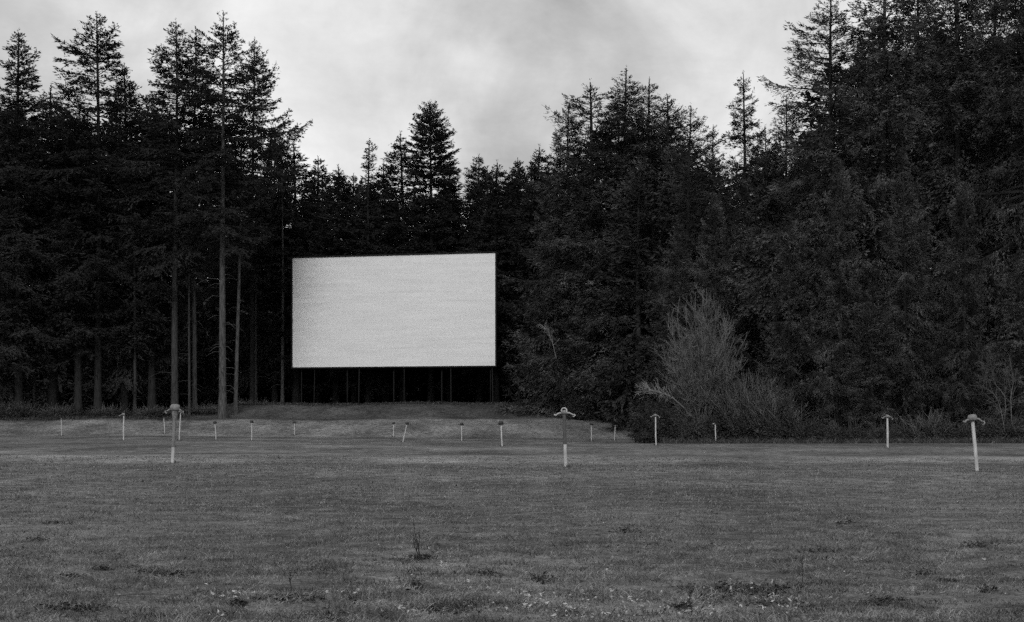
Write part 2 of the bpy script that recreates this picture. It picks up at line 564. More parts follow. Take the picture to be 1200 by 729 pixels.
P_, D_, L_, r_ = scatter(LEAF_SPOTS, 0.026, 21, 0.03, 0.45)
lm = MB()
lm.kites(P_, D_, L_ * 1.15, L_ * 0.4, r_, 0, 0.4)
lm.kites(P_, D_ + r_.normal(size=D_.shape) * 0.5, L_ * 0.7, L_ * 0.5, r_, 0, 0.45)
tag(lm.build('fallen_leaves', M_LEAF), 'pale curled fallen leaves lying on the near grass', 'leaves', kind='stuff')
P_, D_, L_, r_ = scatter(DARK_SPOTS, 0.034, 22, 0.012, 0.3)
lm = MB()
lm.kites(P_, D_, L_, L_ * 0.5, r_, 0, 0.6)
lm.kites(P_ + r_.normal(size=P_.shape) * 0.02 * np.array([1, 1, 0.2]), D_ + r_.normal(size=D_.shape) * 0.4, L_, L_ * 0.3, r_, 0, 0.5)
tag(lm.build('leaf_litter', M_LITTER), 'dark rotting leaf and bark litter in patches on the turf', 'litter', kind='stuff')


# ------------------------------------------------------------------ weeds: single dead stalks standing in the near turf
def weed(px, py_top, px_foot, py_foot, label, stalks=1, seed=0):
    r = np.random.default_rng(seed)
    d = hit(px_foot, py_foot)
    x0 = X(px_foot, d)
    root = empty('weed', (x0, d, tz(x0, d)))
    tag(root, label, 'weed', 'dead weed stalks in the near turf')
    H = (py_foot - py_top) / F * d
    dx = (px - px_foot) / F * d
    for s in range(stalks):
        m = MB()
        k = 9
        t = np.linspace(0, 1, k)
        off = r.normal() * 0.06 if s else 0.0
        hh = H * (1 if s == 0 else r.uniform(0.5, 0.9))
        pts = np.stack([dx * t + off * t + 0.008 * np.sin(t * 7 + s), r.normal() * 0.05 * t + 0.006 * np.cos(t * 9), hh * t - 0.01], 1)
        m.tube(pts, np.linspace(0.0035, 0.0016, k), 5)
        for q in range(7):
            tt = r.uniform(0.35, 1.0)
            p = np.array([np.interp(tt, t, pts[:, c]) for c in range(3)])
            a = r.random() * 6.28
            l = r.uniform(0.02, 0.06)
            m.tube([p, p + np.array([math.cos(a) * l * 0.6, math.sin(a) * l * 0.6, l])], [0.002, 0.001], 4)
        n = 16
        T = r.uniform(0.3, 1.0, n)
        P = np.stack([np.interp(T, t, pts[:, c]) for c in range(3)], 1)
        m.kites(P, r.normal(size=(n, 3)) + np.array([0, 0, 0.4]), r.uniform(0.008, 0.022, n), r.uniform(0.004, 0.008, n), r, 0, 0.3)
        m.build('stalk', M_WEED, root)


weed(944, 638, 938, 690, 'tall thin dark weed stalk rising beside the long patch of litter', 1, 1)
weed(484, 604, 492, 656, 'several leaning dark weed stalks growing from one dark clump', 4, 2)
weed(338, 668, 340, 696, 'short dark weed stalk left of the pair of litter patches', 1, 3)
weed(809, 690, 809, 722, 'short dark weed stalk beside the pale leaves at the bottom edge', 1, 4)


# ------------------------------------------------------------------ speaker posts
def arc(points, n=14):
    """smooth line through control points"""
    P = np.asarray(points, float)
    t = np.linspace(0, len(P) - 1, n)
    i = np.clip(t.astype(int), 0, len(P) - 2)
    f = (t - i)[:, None]
    p0, p1, p2, p3 = P[np.clip(i - 1, 0, len(P) - 1)], P[i], P[i + 1], P[np.clip(i + 2, 0, len(P) - 1)]
    return 0.5 * (2 * p1 + (p2 - p0) * f + (2 * p0 - 5 * p1 + 4 * p2 - p3) * f ** 2 + (3 * p1 - p0 - 3 * p2 + p3) * f ** 3)


POST_STYLE = {
    0: ('thin pale speaker post farthest left on the field', 'stub'),
    1: ('pale speaker post with one crooked hook pointing left at its top', 'left'),
    2: ('faint thin speaker post just left of the big mushroom-topped post', 'stub'),
    3: ('pale speaker post standing close behind the big mushroom-topped post', 'hooks'),
    4: ('large speaker post with domed top and a dark upper pole at left', 'dome'),
    5: ('small dark-headed speaker post between the big left post and the pale upright one', 'knob'),
    6: ('upright white speaker post with a small dark head left of the screen', 'knob'),
    7: ('faint distant speaker post below the left edge of the screen', 'knob'),
    8: ('faint distant speaker post just left of the leaning one', 'knob'),
    9: ('white speaker post leaning sharply to the right under the screen', 'knob'),
    10: ('white speaker post with a lopsided dark head below the screen', 'lop'),
    11: ('white speaker post just right of the screen with a knobbed dark head', 'knob'),
    12: ('tall central speaker post with a bright ring on top and dark upper half', 'ring'),
    13: ('white dark-headed speaker post just right of the tall central one', 'cross'),
    14: ('faint thin headless speaker post left of the dark bush', 'stub'),
    15: ('grey speaker post with two hooks standing before the dark bush', 'hooks'),
    16: ('short bright white speaker post with broken head before the bare shrub', 'broken'),
    17: ('upright pale speaker post with two hooks before the right-hand wood', 'hooks'),
    18: ('large leaning speaker post with domed head nearest the right edge', 'dome_pale')}


def hook(m, sgn, reach=0.29, drop=0.08, r=0.017, tw=0.0):
    reach = reach * 0.86
    pts = arc([(0.03 * sgn, 0, 0.0), (0.14 * sgn, -0.02, 0.0), (reach * 0.8 * sgn, -0.04 + tw, -0.02 - 0.3 * drop), (reach * sgn, -0.05 + tw, -drop * 0.55),
               (reach * 0.97 * sgn, -0.09 + tw, -drop), (reach * 0.8 * sgn, -0.08 + tw, -drop * 1.15)], 18)
    m.tube(pts, np.concatenate([np.linspace(r * 2.2, r * 1.0, 9), np.linspace(r, r * 1.25, 9)]), 6)


FEET = []


def speaker_post(i):
    xt, yt, xb, yb, h = POSTS[i]
    label, style = POST_STYLE[i]
    d = hit(xb, yb, 20, 118)
    x0 = X(xb, d)
    z0 = tz(x0, d)
    root = empty('speaker_post', (x0, d, z0))
    tag(root, label, 'post', 'drive-in speaker posts on the field')
    FEET.append((x0, d))
    H = (yb - yt) / F * d
    lean = (xt - xb) / F * d
    r = np.random.default_rng(100 + i)
    ly = r.normal() * 0.03
    hz = H - 0.10                       # where the head sits on the pole
    t = np.linspace(0, 1, 9)
    axis = lambda q: np.array([lean * q, ly * q, hz * q])
    pr = 0.046 if i in (4, 12, 17, 18) else 0.037
    if style in ('stub',):
        pr = 0.034
    wig = r.normal(size=2) * 0.006
    pts = np.array([axis(q) + np.array([wig[0] * math.sin(q * 5), wig[1] * math.sin(q * 4), 0]) for q in t])
    pts[0, 2] -= 0.12
    top = axis(1.0)
    near = style in ('dome', 'ring')
    split = 0.42 if style == 'ring' else 0.30
    if near:                            # paint worn off the upper length of the pipe
        k = 7
        lo = np.array([axis(q) for q in np.linspace(0, split, k)])
        lo[0, 2] -= 0.12
        hi = np.array([axis(q) for q in np.linspace(split, 1, k)])
        m = MB()
        m.tube(lo, pr, 10)
        m.build('pole', M_POLE, root, True)
        m = MB()
        m.tube(hi, pr * (1.12 if style == 'dome' else 1.05), 10)
        if style == 'dome':
            m.tube([axis(0.80), axis(0.92), axis(1.0)], [pr * 1.1, pr * 1.9, pr * 2.2], 10)
        tag(m.build('pole_sleeve', M_POLE_WORN if style == 'ring' else M_HEAD, root, True), 'bare dark upper length of the pole')
    else:
        m = MB()
        m.tube(pts, np.linspace(pr, pr * 0.92, 9), 10)
        m.build('pole', M_POLE, root, True)
    head_m = M_HEAD if style in ('dome', 'dome_pale', 'hooks', 'left', 'ring') else M_HEAD_DARK
    hook_m = M_HOOK if style in ('ring', 'broken') else (M_HEAD if style in ('dome', 'dome_pale', 'hooks', 'left') else M_HEAD_DARK)

    def part(name, m, mat, smooth=True):
        o = m.build(name, mat, root, smooth)
        o.location = top
        o.rotation_euler = (0, math.atan2(lean, hz), 0)
        return o

    if style in ('dome', 'dome_pale', 'hooks', 'left', 'ring'):
        m = MB()
        s = {'dome': 1.32, 'dome_pale': 1.08, 'ring': 0.75}.get(style, 0.8)
        m.lathe([(0.0, -0.05), (0.055 * s, -0.05), (0.06 * s, -0.03), (0.10 * s, -0.02), (0.112 * s, 0.0), (0.108 * s, 0.07 * s), (0.085 * s, 0.105 * s),
                 (0.045 * s, 0.12 * s), (0.0, 0.122 * s)], 9)
        part('junction_box', m, head_m)
    if style in ('knob', 'lop', 'cross', 'broken'):
        m = MB()
        s = {'lop': 1.45, 'broken': 0.6}.get(style, 1.35)
        m.lathe([(0.0, -0.06), (0.06 * s, -0.06), (0.085 * s, -0.01), (0.09 * s, 0.05 * s), (0.06 * s, 0.10 * s), (0.0, 0.11 * s)], 10)
        part('junction_box', m, head_m)
    if style == 'stub':
        m = MB()
        m.lathe([(0.0, -0.03), (0.045, -0.03), (0.05, 0.02), (0.03, 0.07), (0.0, 0.09)], 8)
        part('cap', m, M_HEAD)
    arms = {'dome': ((-1, 0.30, 0.10), (1, 0.28, 0.07)), 'dome_pale': ((-1, 0.33, 0.04), (1, 0.30, 0.13)), 'hooks': ((-1, 0.27, 0.05), (1, 0.26, 0.10)),
            'left': ((-1, 0.24, 0.06),), 'ring': ((-1, 0.31, 0.05), (1, 0.30, 0.09)), 'lop': ((1, 0.2, 0.05),), 'cross': ((-1, 0.2, 0.03), (1, 0.2, 0.05)),
            'broken': ((-1, 0.17, 0.03),), 'knob': ((1, 0.13, 0.05), (-1, 0.12, 0.04))}.get(style, ())
    for sg, reach, drop in arms:
        m = MB()
        hook(m, sg, reach * (1 + 0.06 * r.normal()), drop, 0.018 if style.startswith('dome') else 0.016, 0.02 * r.normal())
        part('speaker_hook', m, hook_m)
    if style == 'ring':
        m = MB()
        a = np.linspace(-0.35, 3.3, 18)
        m.tube(np.stack([0.075 * np.cos(a), np.full(18, -0.05), 0.06 + 0.085 * np.sin(a)], 1), 0.017, 6)
        tag(part('conduit_ring', m, M_POLE), 'bright bent conduit ring over the head')
    if style in ('dome', 'dome_pale', 'hooks', 'ring'):
        m = MB()
        pts = arc([(0.05, -0.05, -0.02), (0.13, -0.07, -0.10), (0.19, -0.07, -0.12), (0.24, -0.06, -0.05)], 12)
        m.tube(pts, 0.009, 5)
        part('cable', m, M_CABLE)
        if style != 'ring':
            m = MB()
            pts = arc([(-0.05, -0.05, -0.02), (-0.12, -0.07, -0.07), (-0.2, -0.07, -0.09), (-0.25, -0.06, -0.03)], 12)
            m.tube(pts, 0.009, 5)
            part('cable', m, M_CABLE)


for i in range(len(POSTS)):
    speaker_post(i)
blades(len(FEET) * 45, 20, 118, 0.03, 0.12, 0.004, 'rough_grass', blade_mat('post_grass_blades', 0.015, 0.06, 0.15),
       'unmown grass tufts round the feet of the speaker posts', 12, lean=0.45, around=FEET)


# ------------------------------------------------------------------ the screen
def screen():
    dl, dr = 135.2, 131.0
    L = np.array([X(343, dl), dl])
    R = np.array([X(580.5, dr), dr])
    mid = (L + R) / 2
    W = float(np.linalg.norm(R - L))
    rz = math.atan2(R[1] - L[1], R[0] - L[0])
    z0, z1 = 6.98, 18.52
    gz = tz(mid[0], mid[1])
    root = empty('movie_screen', (mid[0], mid[1], gz), rz)
    tag(root, 'big white drive-in movie screen on dark timber legs at the edge of the wood', 'movie screen')
    # painted sheet of long horizontal boards, butted with fine gaps
    mat, nt, out = new_mat('white_screen_paint')
    tc = N(nt, 'ShaderNodeTexCoord')
    P = tc.outputs['Object']
    a = noise(nt, mapping(nt, P, (0.16, 1, 2.2)), 1.0, 7, 0.7)
    b_ = noise(nt, P, 11.0, 4, 0.7)
    f = math_n(nt, 'ADD', math_n(nt, 'MULTIPLY', a, 0.5), math_n(nt, 'MULTIPLY', b_, 0.5))
    c = ramp(nt, f, [(0.36, 0.66), (0.64, 0.84)])
    geo = N(nt, 'ShaderNodeNewGeometry')
    k = math_n(nt, 'MULTIPLY_ADD', geo.outputs['Random Per Island'], 0.025, 0.97)
    bs = N(nt, 'ShaderNodeBsdfPrincipled')
    bs.inputs['Roughness'].default_value = 0.7
    bs.inputs['Specular IOR Level'].default_value = 0.2
    nt.links.new(math_n(nt, 'MULTIPLY', c, k), bs.inputs['Base Color'])
    nt.links.new(bs.outputs[0], out.inputs[0])
    m = MB()
    rows = 12
    hh = (z1 - z0) / rows
    r = np.random.default_rng(5)
    for j in range(rows):
        cuts = np.sort(np.concatenate([[-W / 2, W / 2], np.linspace(-W / 2, W / 2, 7)[1:-1] + (0.5 if j % 2 else -0.5)]))
        for q in range(len(cuts) - 1):
            w = cuts[q + 1] - cuts[q] - 0.003
            m.box(((cuts[q] + cuts[q + 1]) / 2, r.normal() * 0.002, z0 - gz + (j + 0.5) * hh), (w, 0.04, hh - 0.003))
    m.build('screen_panel', mat, root)
    # frame: dark edge trim and the timber lattice behind
    m = MB()
    H = z1 - z0
    zc = (z0 + z1) / 2 - gz
    e = 0.14
    m.box((0, 0.05, z1 - gz + e / 2 + 0.004), (W + 2 * e, 0.3, e))
    m.box((0, 0.05, z0 - gz - e / 2 - 0.004), (W + 2 * e, 0.3, e))
    m.box((-W / 2 - e / 2 - 0.004, 0.05, zc), (e, 0.3, H))
    m.box((W / 2 + e / 2 + 0.004, 0.05, zc), (e, 0.3, H))
    for q in np.linspace(-W / 2 + 0.6, W / 2 - 0.6, 12):
        m.box((q, 0.16, zc), (0.12, 0.2, H - 0.02))
    m.build('frame', M_FRAME, root)
    # uprights, each with a raking brace behind or in front
    spots = [(352, 0, 0.12), (372, 1, 0.09), (407, 0, 0.12), (425, 1, 0.13), (462, 0, 0.12), (478, 1, 0.09), (518, 0, 0.12), (532, 1, 0.12),
             (574, 0, 0.09), (586, 1, 0.13)]
    for px, brace, w in spots:
        s = W * ((px - 343) / 237.5 - 0.5)
        s = min(s, W / 2 - 0.1)
        m = MB()
        wx, wy = mid[0] + s * math.cos(rz), mid[1] + s * math.sin(rz)
        g0 = tz(wx, wy) - gz
        if brace:
            foot = tz(wx, wy - 1.6) - gz
            m.tube([(s + 0.1, -1.2, foot - 0.25), (s - 0.25, 0.1, z0 - gz - 0.16)], [w * 0.5, w * 0.42], 8)
            m.build('brace', M_FRAME, root)
        else:
            m.tube([(s, 0.42, g0 - 0.3), (s, 0.42, z0 - gz + 3.5)], [w * 0.6, w * 0.55], 8)
            m.build('leg', M_FRAME, root)


screen()


# ------------------------------------------------------------------ conifers
def fir(seed, H=32.0, base=0.2, R=4.2, shape='cone', step=0.42, per=4, gap=0.12, droop=0.3, leaf=0.31, leafw=0.095, twig=4.6, spl=7.5,
        lean=0.0, stubs=0, trunk_r=0.27, ragged=0.28, irreg=0.35, taper=0.5):
    """one conifer: trunk mesh and crown mesh (branch wood + needle sprays)"""
    r = np.random.default_rng(seed)
    trunk, crown = MB(), MB()
    kk = 16
    tt = np.linspace(0, 1, kk)
    wx = 0.16 * np.sin(tt * 5 + seed) * tt + lean * H * tt
    wy = 0.16 * np.cos(tt * 4 + seed) * tt

    def axis(z):
        q = np.clip(np.asarray(z) / H, 0, 1)
        return np.interp(q, tt, wx), np.interp(q, tt, wy)

    rad = trunk_r * (1 - tt) ** 0.8 + 0.03
    rad[0] *= 1.35
    zz = tt * H
    zz[0] = -0.4
    trunk.tube(np.stack([wx, wy, zz], 1), rad, 9)
    zb = base * H
    # whorls
    z = zb
    bz, baz = [], []
    while z < H - 0.35:
        t = (H - z) / (H - zb)
        if r.random() > gap * (0.4 + 0.6 * (1 - abs(2 * t - 1))):
            n = max(2, int(round(per * (0.7 + 0.6 * r.random()))))
            a0 = r.random() * 6.28
            for q in range(n):
                bz.append(z + r.normal() * step * 0.3)
                baz.append(a0 + q / n * 6.283 + r.normal() * 0.3)
        z += step * (0.55 + 0.7 * t) * r.uniform(0.7, 1.3)
    bz = np.clip(np.array(bz), zb * 0.9, H - 0.15)
    baz = np.array(baz)
    M_ = len(bz)
    t = np.clip((H - bz) / (H - zb), 0.0, 1)
    if shape == 'cone':
        prof = np.minimum(1.05 * t ** 0.8 + 0.03, 1.0)
        prof = prof * (1 - 0.25 * sstep(0.75, 1.0, t))
    elif shape == 'open':
        prof = np.minimum(1.5 * t ** 0.75 + 0.03, 1.0) * (1 - 0.35 * sstep(0.6, 1.0, t))
    elif shape == 'skirt':
        prof = np.minimum(0.98 * t ** 0.62 + 0.03, 1.0)
    elif shape == 'oval':
        prof = np.sqrt(np.clip(1 - (np.clip(t, 0, 1) * 1.75 - 0.85) ** 2 / 1.05, 0.02, 1)) * 0.95 + 0.05
        prof = np.where(t > 0.8, prof * 0.9 + 0.25, prof)
    elif shape == 'spire':
        prof = 0.12 + 0.88 * t ** 1.5
    # lopsided crowns: slow variation with height and direction
    ph = r.random(6) * 6.28
    lob = 1 + irreg * (np.sin(baz + ph[0] + 3.5 * t) * 0.5 + np.sin(2 * baz + ph[1] + 9 * t) * 0.4 + np.sin(17 * t + ph[2]) * 0.45)
    Lb = R * prof * np.clip(lob, 0.35, 1.7) * np.clip(1 + ragged * r.normal(size=M_), 0.35, 1.6)
    Lb = np.minimum(Lb, taper * (H - bz) * np.clip(1 + 0.38 * r.normal(size=M_), 0.45, 2.0) + 0.14)   # the top stays a pointed spire
    Lb = np.clip(Lb, 0.18, 1.28 * R)
    el = 0.62 * (1 - t) ** 2.0 - 0.25 * t * droop / 0.3 + r.normal(size=M_) * 0.12        # slope where it leaves the trunk
    cv = -droop * (0.35 + 0.9 * t) * 0.55 + r.normal(size=M_) * 0.08
    tip = 0.28 * droop / 0.3 * (0.4 + t)                                                        # tips turn up again
    ax_, ay_ = axis(bz)
    wob = r.normal(size=M_) * 0.22

    def bpt(i, s):
        a = baz[i] + wob[i] * s
        rr = Lb[i] * s * (1 - 0.12 * s)
        return np.stack([ax_[i] + np.cos(a) * rr, ay_[i] + np.sin(a) * rr, bz[i] + Lb[i] * (el[i] * s + cv[i] * s ** 2 + tip[i] * s ** 4 * 0.8)], 1)

    K = 6
    ss = np.linspace(0, 1, K)
    Pw = np.stack([bpt(np.arange(M_), np.full(M_, s)) for s in ss], 1)
    Rw = (0.012 + 0.011 * Lb[:, None]) * (1 - 0.85 * ss[None]) + 0.004
    crown.tubes(Pw, Rw, 3, 1)
    # twigs along every branch
    nt_ = np.maximum(4, (Lb * twig * 2 + 2).astype(int))
    bi = np.repeat(np.arange(M_), nt_)
    n = len(bi)
    s = np.clip(0.14 + 0.88 * r.random(n) ** 0.8, 0, 1.0)
    p = bpt(bi, s)
    dv = bpt(bi, np.minimum(s + 0.05, 1.05)) - bpt(bi, s - 0.03)
    dv /= np.linalg.norm(dv, axis=1, keepdims=True) + 1e-9
    side = np.cross(dv, np.array([0, 0, 1.0]))
    side /= np.linalg.norm(side, axis=1, keepdims=True) + 1e-9
    sg = np.where(r.random(n) < 0.5, -1.0, 1.0)[:, None]
    tl = (0.34 * Lb[bi] * (1.12 - s) + 0.32) * r.uniform(0.5, 1.3, n) * np.clip((H - bz[bi]) * 0.28 + 0.15, 0.15, 1)
    td = dv * r.uniform(0.45, 1.1, n)[:, None] + side * sg * r.uniform(0.25, 1.1, n)[:, None]
    td[:, 2] += -0.45 * droop / 0.3 * r.random(n) * t[bi] + 0.10
    td /= np.linalg.norm(td, axis=1, keepdims=True)
    # needle sprays along every twig
    ns = np.maximum(2, (tl * spl + 1.6).astype(int))
    ti = np.repeat(np.arange(n), ns)
    m = len(ti)
    u = r.random(m)
    q = p[ti] + td[ti] * (tl[ti] * u)[:, None]
    q[:, 2] -= 0.34 * droop / 0.3 * tl[ti] * u ** 2
    q += r.normal(size=(m, 3)) * 0.05
    dd = td[ti] + r.normal(size=(m, 3)) * np.array([0.40, 0.40, 0.26])
    dd[:, 2] -= 0.42 * droop / 0.3 * t[bi][ti]
    lg = leaf * r.uniform(0.5, 1.35, m) * np.clip((H - q[:, 2]) * 0.16 + 0.55, 0.5, 1)
    crown.kites(q, dd, lg, leafw * r.uniform(0.6, 1.4, m), r, 0, 0.45)
    # leader
    k = 46
    z = H + 0.25 - r.random(k) ** 0.8 * 2.4
    x_, y_ = axis(z)
    crown.kites(np.stack([x_, y_, z], 1), np.stack([r.normal(size=k) * 0.5, r.normal(size=k) * 0.5, np.full(k, 0.9)], 1),
                np.full(k, leaf * 0.75), np.full(k, leafw * 0.6), r, 0, 0.4)
    # dead lower limbs on the bare trunk
    for _ in range(stubs):
        z = r.uniform(0.06, max(base, 0.1)) * H
        x_, y_ = axis(z)
        a = r.random() * 6.28
        l = r.uniform(0.5, 2.6)
        pts = arc([(x_, y_, z), (x_ + math.cos(a) * l * 0.5, y_ + math.sin(a) * l * 0.5, z + 0.05 * l),
                   (x_ + math.cos(a) * l, y_ + math.sin(a) * l, z - 0.25 * l)], 5)
        trunk.tube(pts, np.linspace(0.035, 0.008, 5), 4, cap=False)
    return trunk, crown, H


PROTO = {}


def proto(key, bark, needles, **kw):
    tr, cr, H = fir(**kw)
    PROTO[key] = (tr.mesh('trunk', [bark], True), cr.mesh('crown', [needles, M_BARK]), H)


proto('open_a', M_BARK, M_NEEDLE, seed=31, H=37, base=0.34, R=6.2, shape='open', step=0.62, per=4, gap=0.16, droop=0.30, stubs=16, ragged=0.34, twig=4.2)
proto('open_b', M_BARK_MID, M_NEEDLE, seed=32, H=37, base=0.40, R=5.4, shape='open', step=0.60, per=4, gap=0.12, droop=0.34, stubs=20, ragged=0.3, twig=4.2)
proto('open_c', M_BARK_PALE, M_NEEDLE, seed=36, H=37, base=0.44, R=6.0, shape='open', step=0.60, per=4, gap=0.12, droop=0.26, stubs=22, trunk_r=0.31,
      ragged=0.32, twig=4.2)
proto('slim_pale', M_BARK_PALE, M_NEEDLE, seed=38, H=32, base=0.50, R=3.0, shape='open', step=0.52, per=4, gap=0.12, stubs=12, trunk_r=0.19, twig=4.2)
proto('slim', M_BARK_MID, M_NEEDLE, seed=34, H=32, base=0.50, R=3.0, shape='open', step=0.52, per=4, gap=0.12, stubs=18, trunk_r=0.17, twig=4.2)
proto('cone_a', M_BARK, M_NEEDLE, seed=41, H=34, base=0.16, R=4.6, shape='cone', step=0.46, per=5, gap=0.08, stubs=8, droop=0.28)
proto('cone_b', M_BARK, M_NEEDLE, seed=42, H=30, base=0.12, R=4.4, shape='cone', step=0.46, per=5, gap=0.10, stubs=8, droop=0.36)
proto('cone_c', M_BARK, M_NEEDLE, seed=43, H=28, base=0.20, R=3.6, shape='cone', step=0.42, per=5, gap=0.10, stubs=8, droop=0.30)
proto('oval', M_BARK, M_NEEDLE, seed=44, H=33, base=0.45, R=2.15, taper=0.9, shape='oval', step=0.40, per=6, gap=0.05, droop=0.12, irreg=0.22, ragged=0.2)
proto('spire', M_BARK, M_NEEDLE, seed=45, H=30, base=0.25, R=3.6, shape='spire', step=0.55, per=4, gap=0.1, droop=0.3)
KW_R = dict(leaf=0.27, leafw=0.062, twig=4.8, spl=9.0)
proto('skirt_a', M_BARK, M_NEEDLE_R, seed=51, H=30, base=0.04, R=5.0, shape='skirt', step=0.56, per=5, gap=0.10, taper=0.68, droop=0.50, **KW_R)
proto('skirt_b', M_BARK, M_NEEDLE_R, seed=52, H=27, base=0.04, R=4.4, shape='skirt', step=0.54, per=5, gap=0.11, taper=0.68, droop=0.42, irreg=0.5, **KW_R)
proto('skirt_c', M_BARK, M_NEEDLE_R, seed=53, H=28, base=0.10, R=4.8, shape='cone', step=0.52, per=5, gap=0.12, taper=0.55, droop=0.45, irreg=0.45, **KW_R)
proto('grand_a', M_BARK, M_NEEDLE_R, seed=54, H=33, base=0.10, R=5.6, shape='open', step=0.62, per=5, gap=0.14, taper=0.64, droop=0.55, irreg=0.55, ragged=0.32, **KW_R)
proto('grand_b', M_BARK, M_NEEDLE_R, seed=55, H=34, base=0.06, R=5.8, shape='skirt', step=0.62, per=5, gap=0.16, taper=0.55, droop=0.55, irreg=0.5, **KW_R)
proto('young', M_BARK, M_NEEDLE_R, seed=56, H=15, base=0.03, R=3.0, shape='cone', step=0.34, per=5, gap=0.06, droop=0.30, leaf=0.22, leafw=0.06, twig=4.8,
      spl=9.0, trunk_r=0.18)


def conifer(key, px, top, d, label, wide=1.0, group=None, lean=0.0, rz=None):
    tm, cm, H0 = PROTO[key]
    x = X(px, d)
    z0 = tz(x, d)
    H = Zat(top, d) - z0
    root = empty('fir_tree', (x, d, z0), random.random() * 6.28 if rz is None else rz)
    root.rotation_euler = (0, lean, root.rotation_euler[2])
    s = H / H0
    root.scale = (s * wide, s * wide, s)
    tag(root, label, 'tree', group)
    for nm, me in (('trunk', tm), ('crown', cm)):
        o = bpy.data.objects.new(nm, me)
        COL.objects.link(o)
        o.parent = root


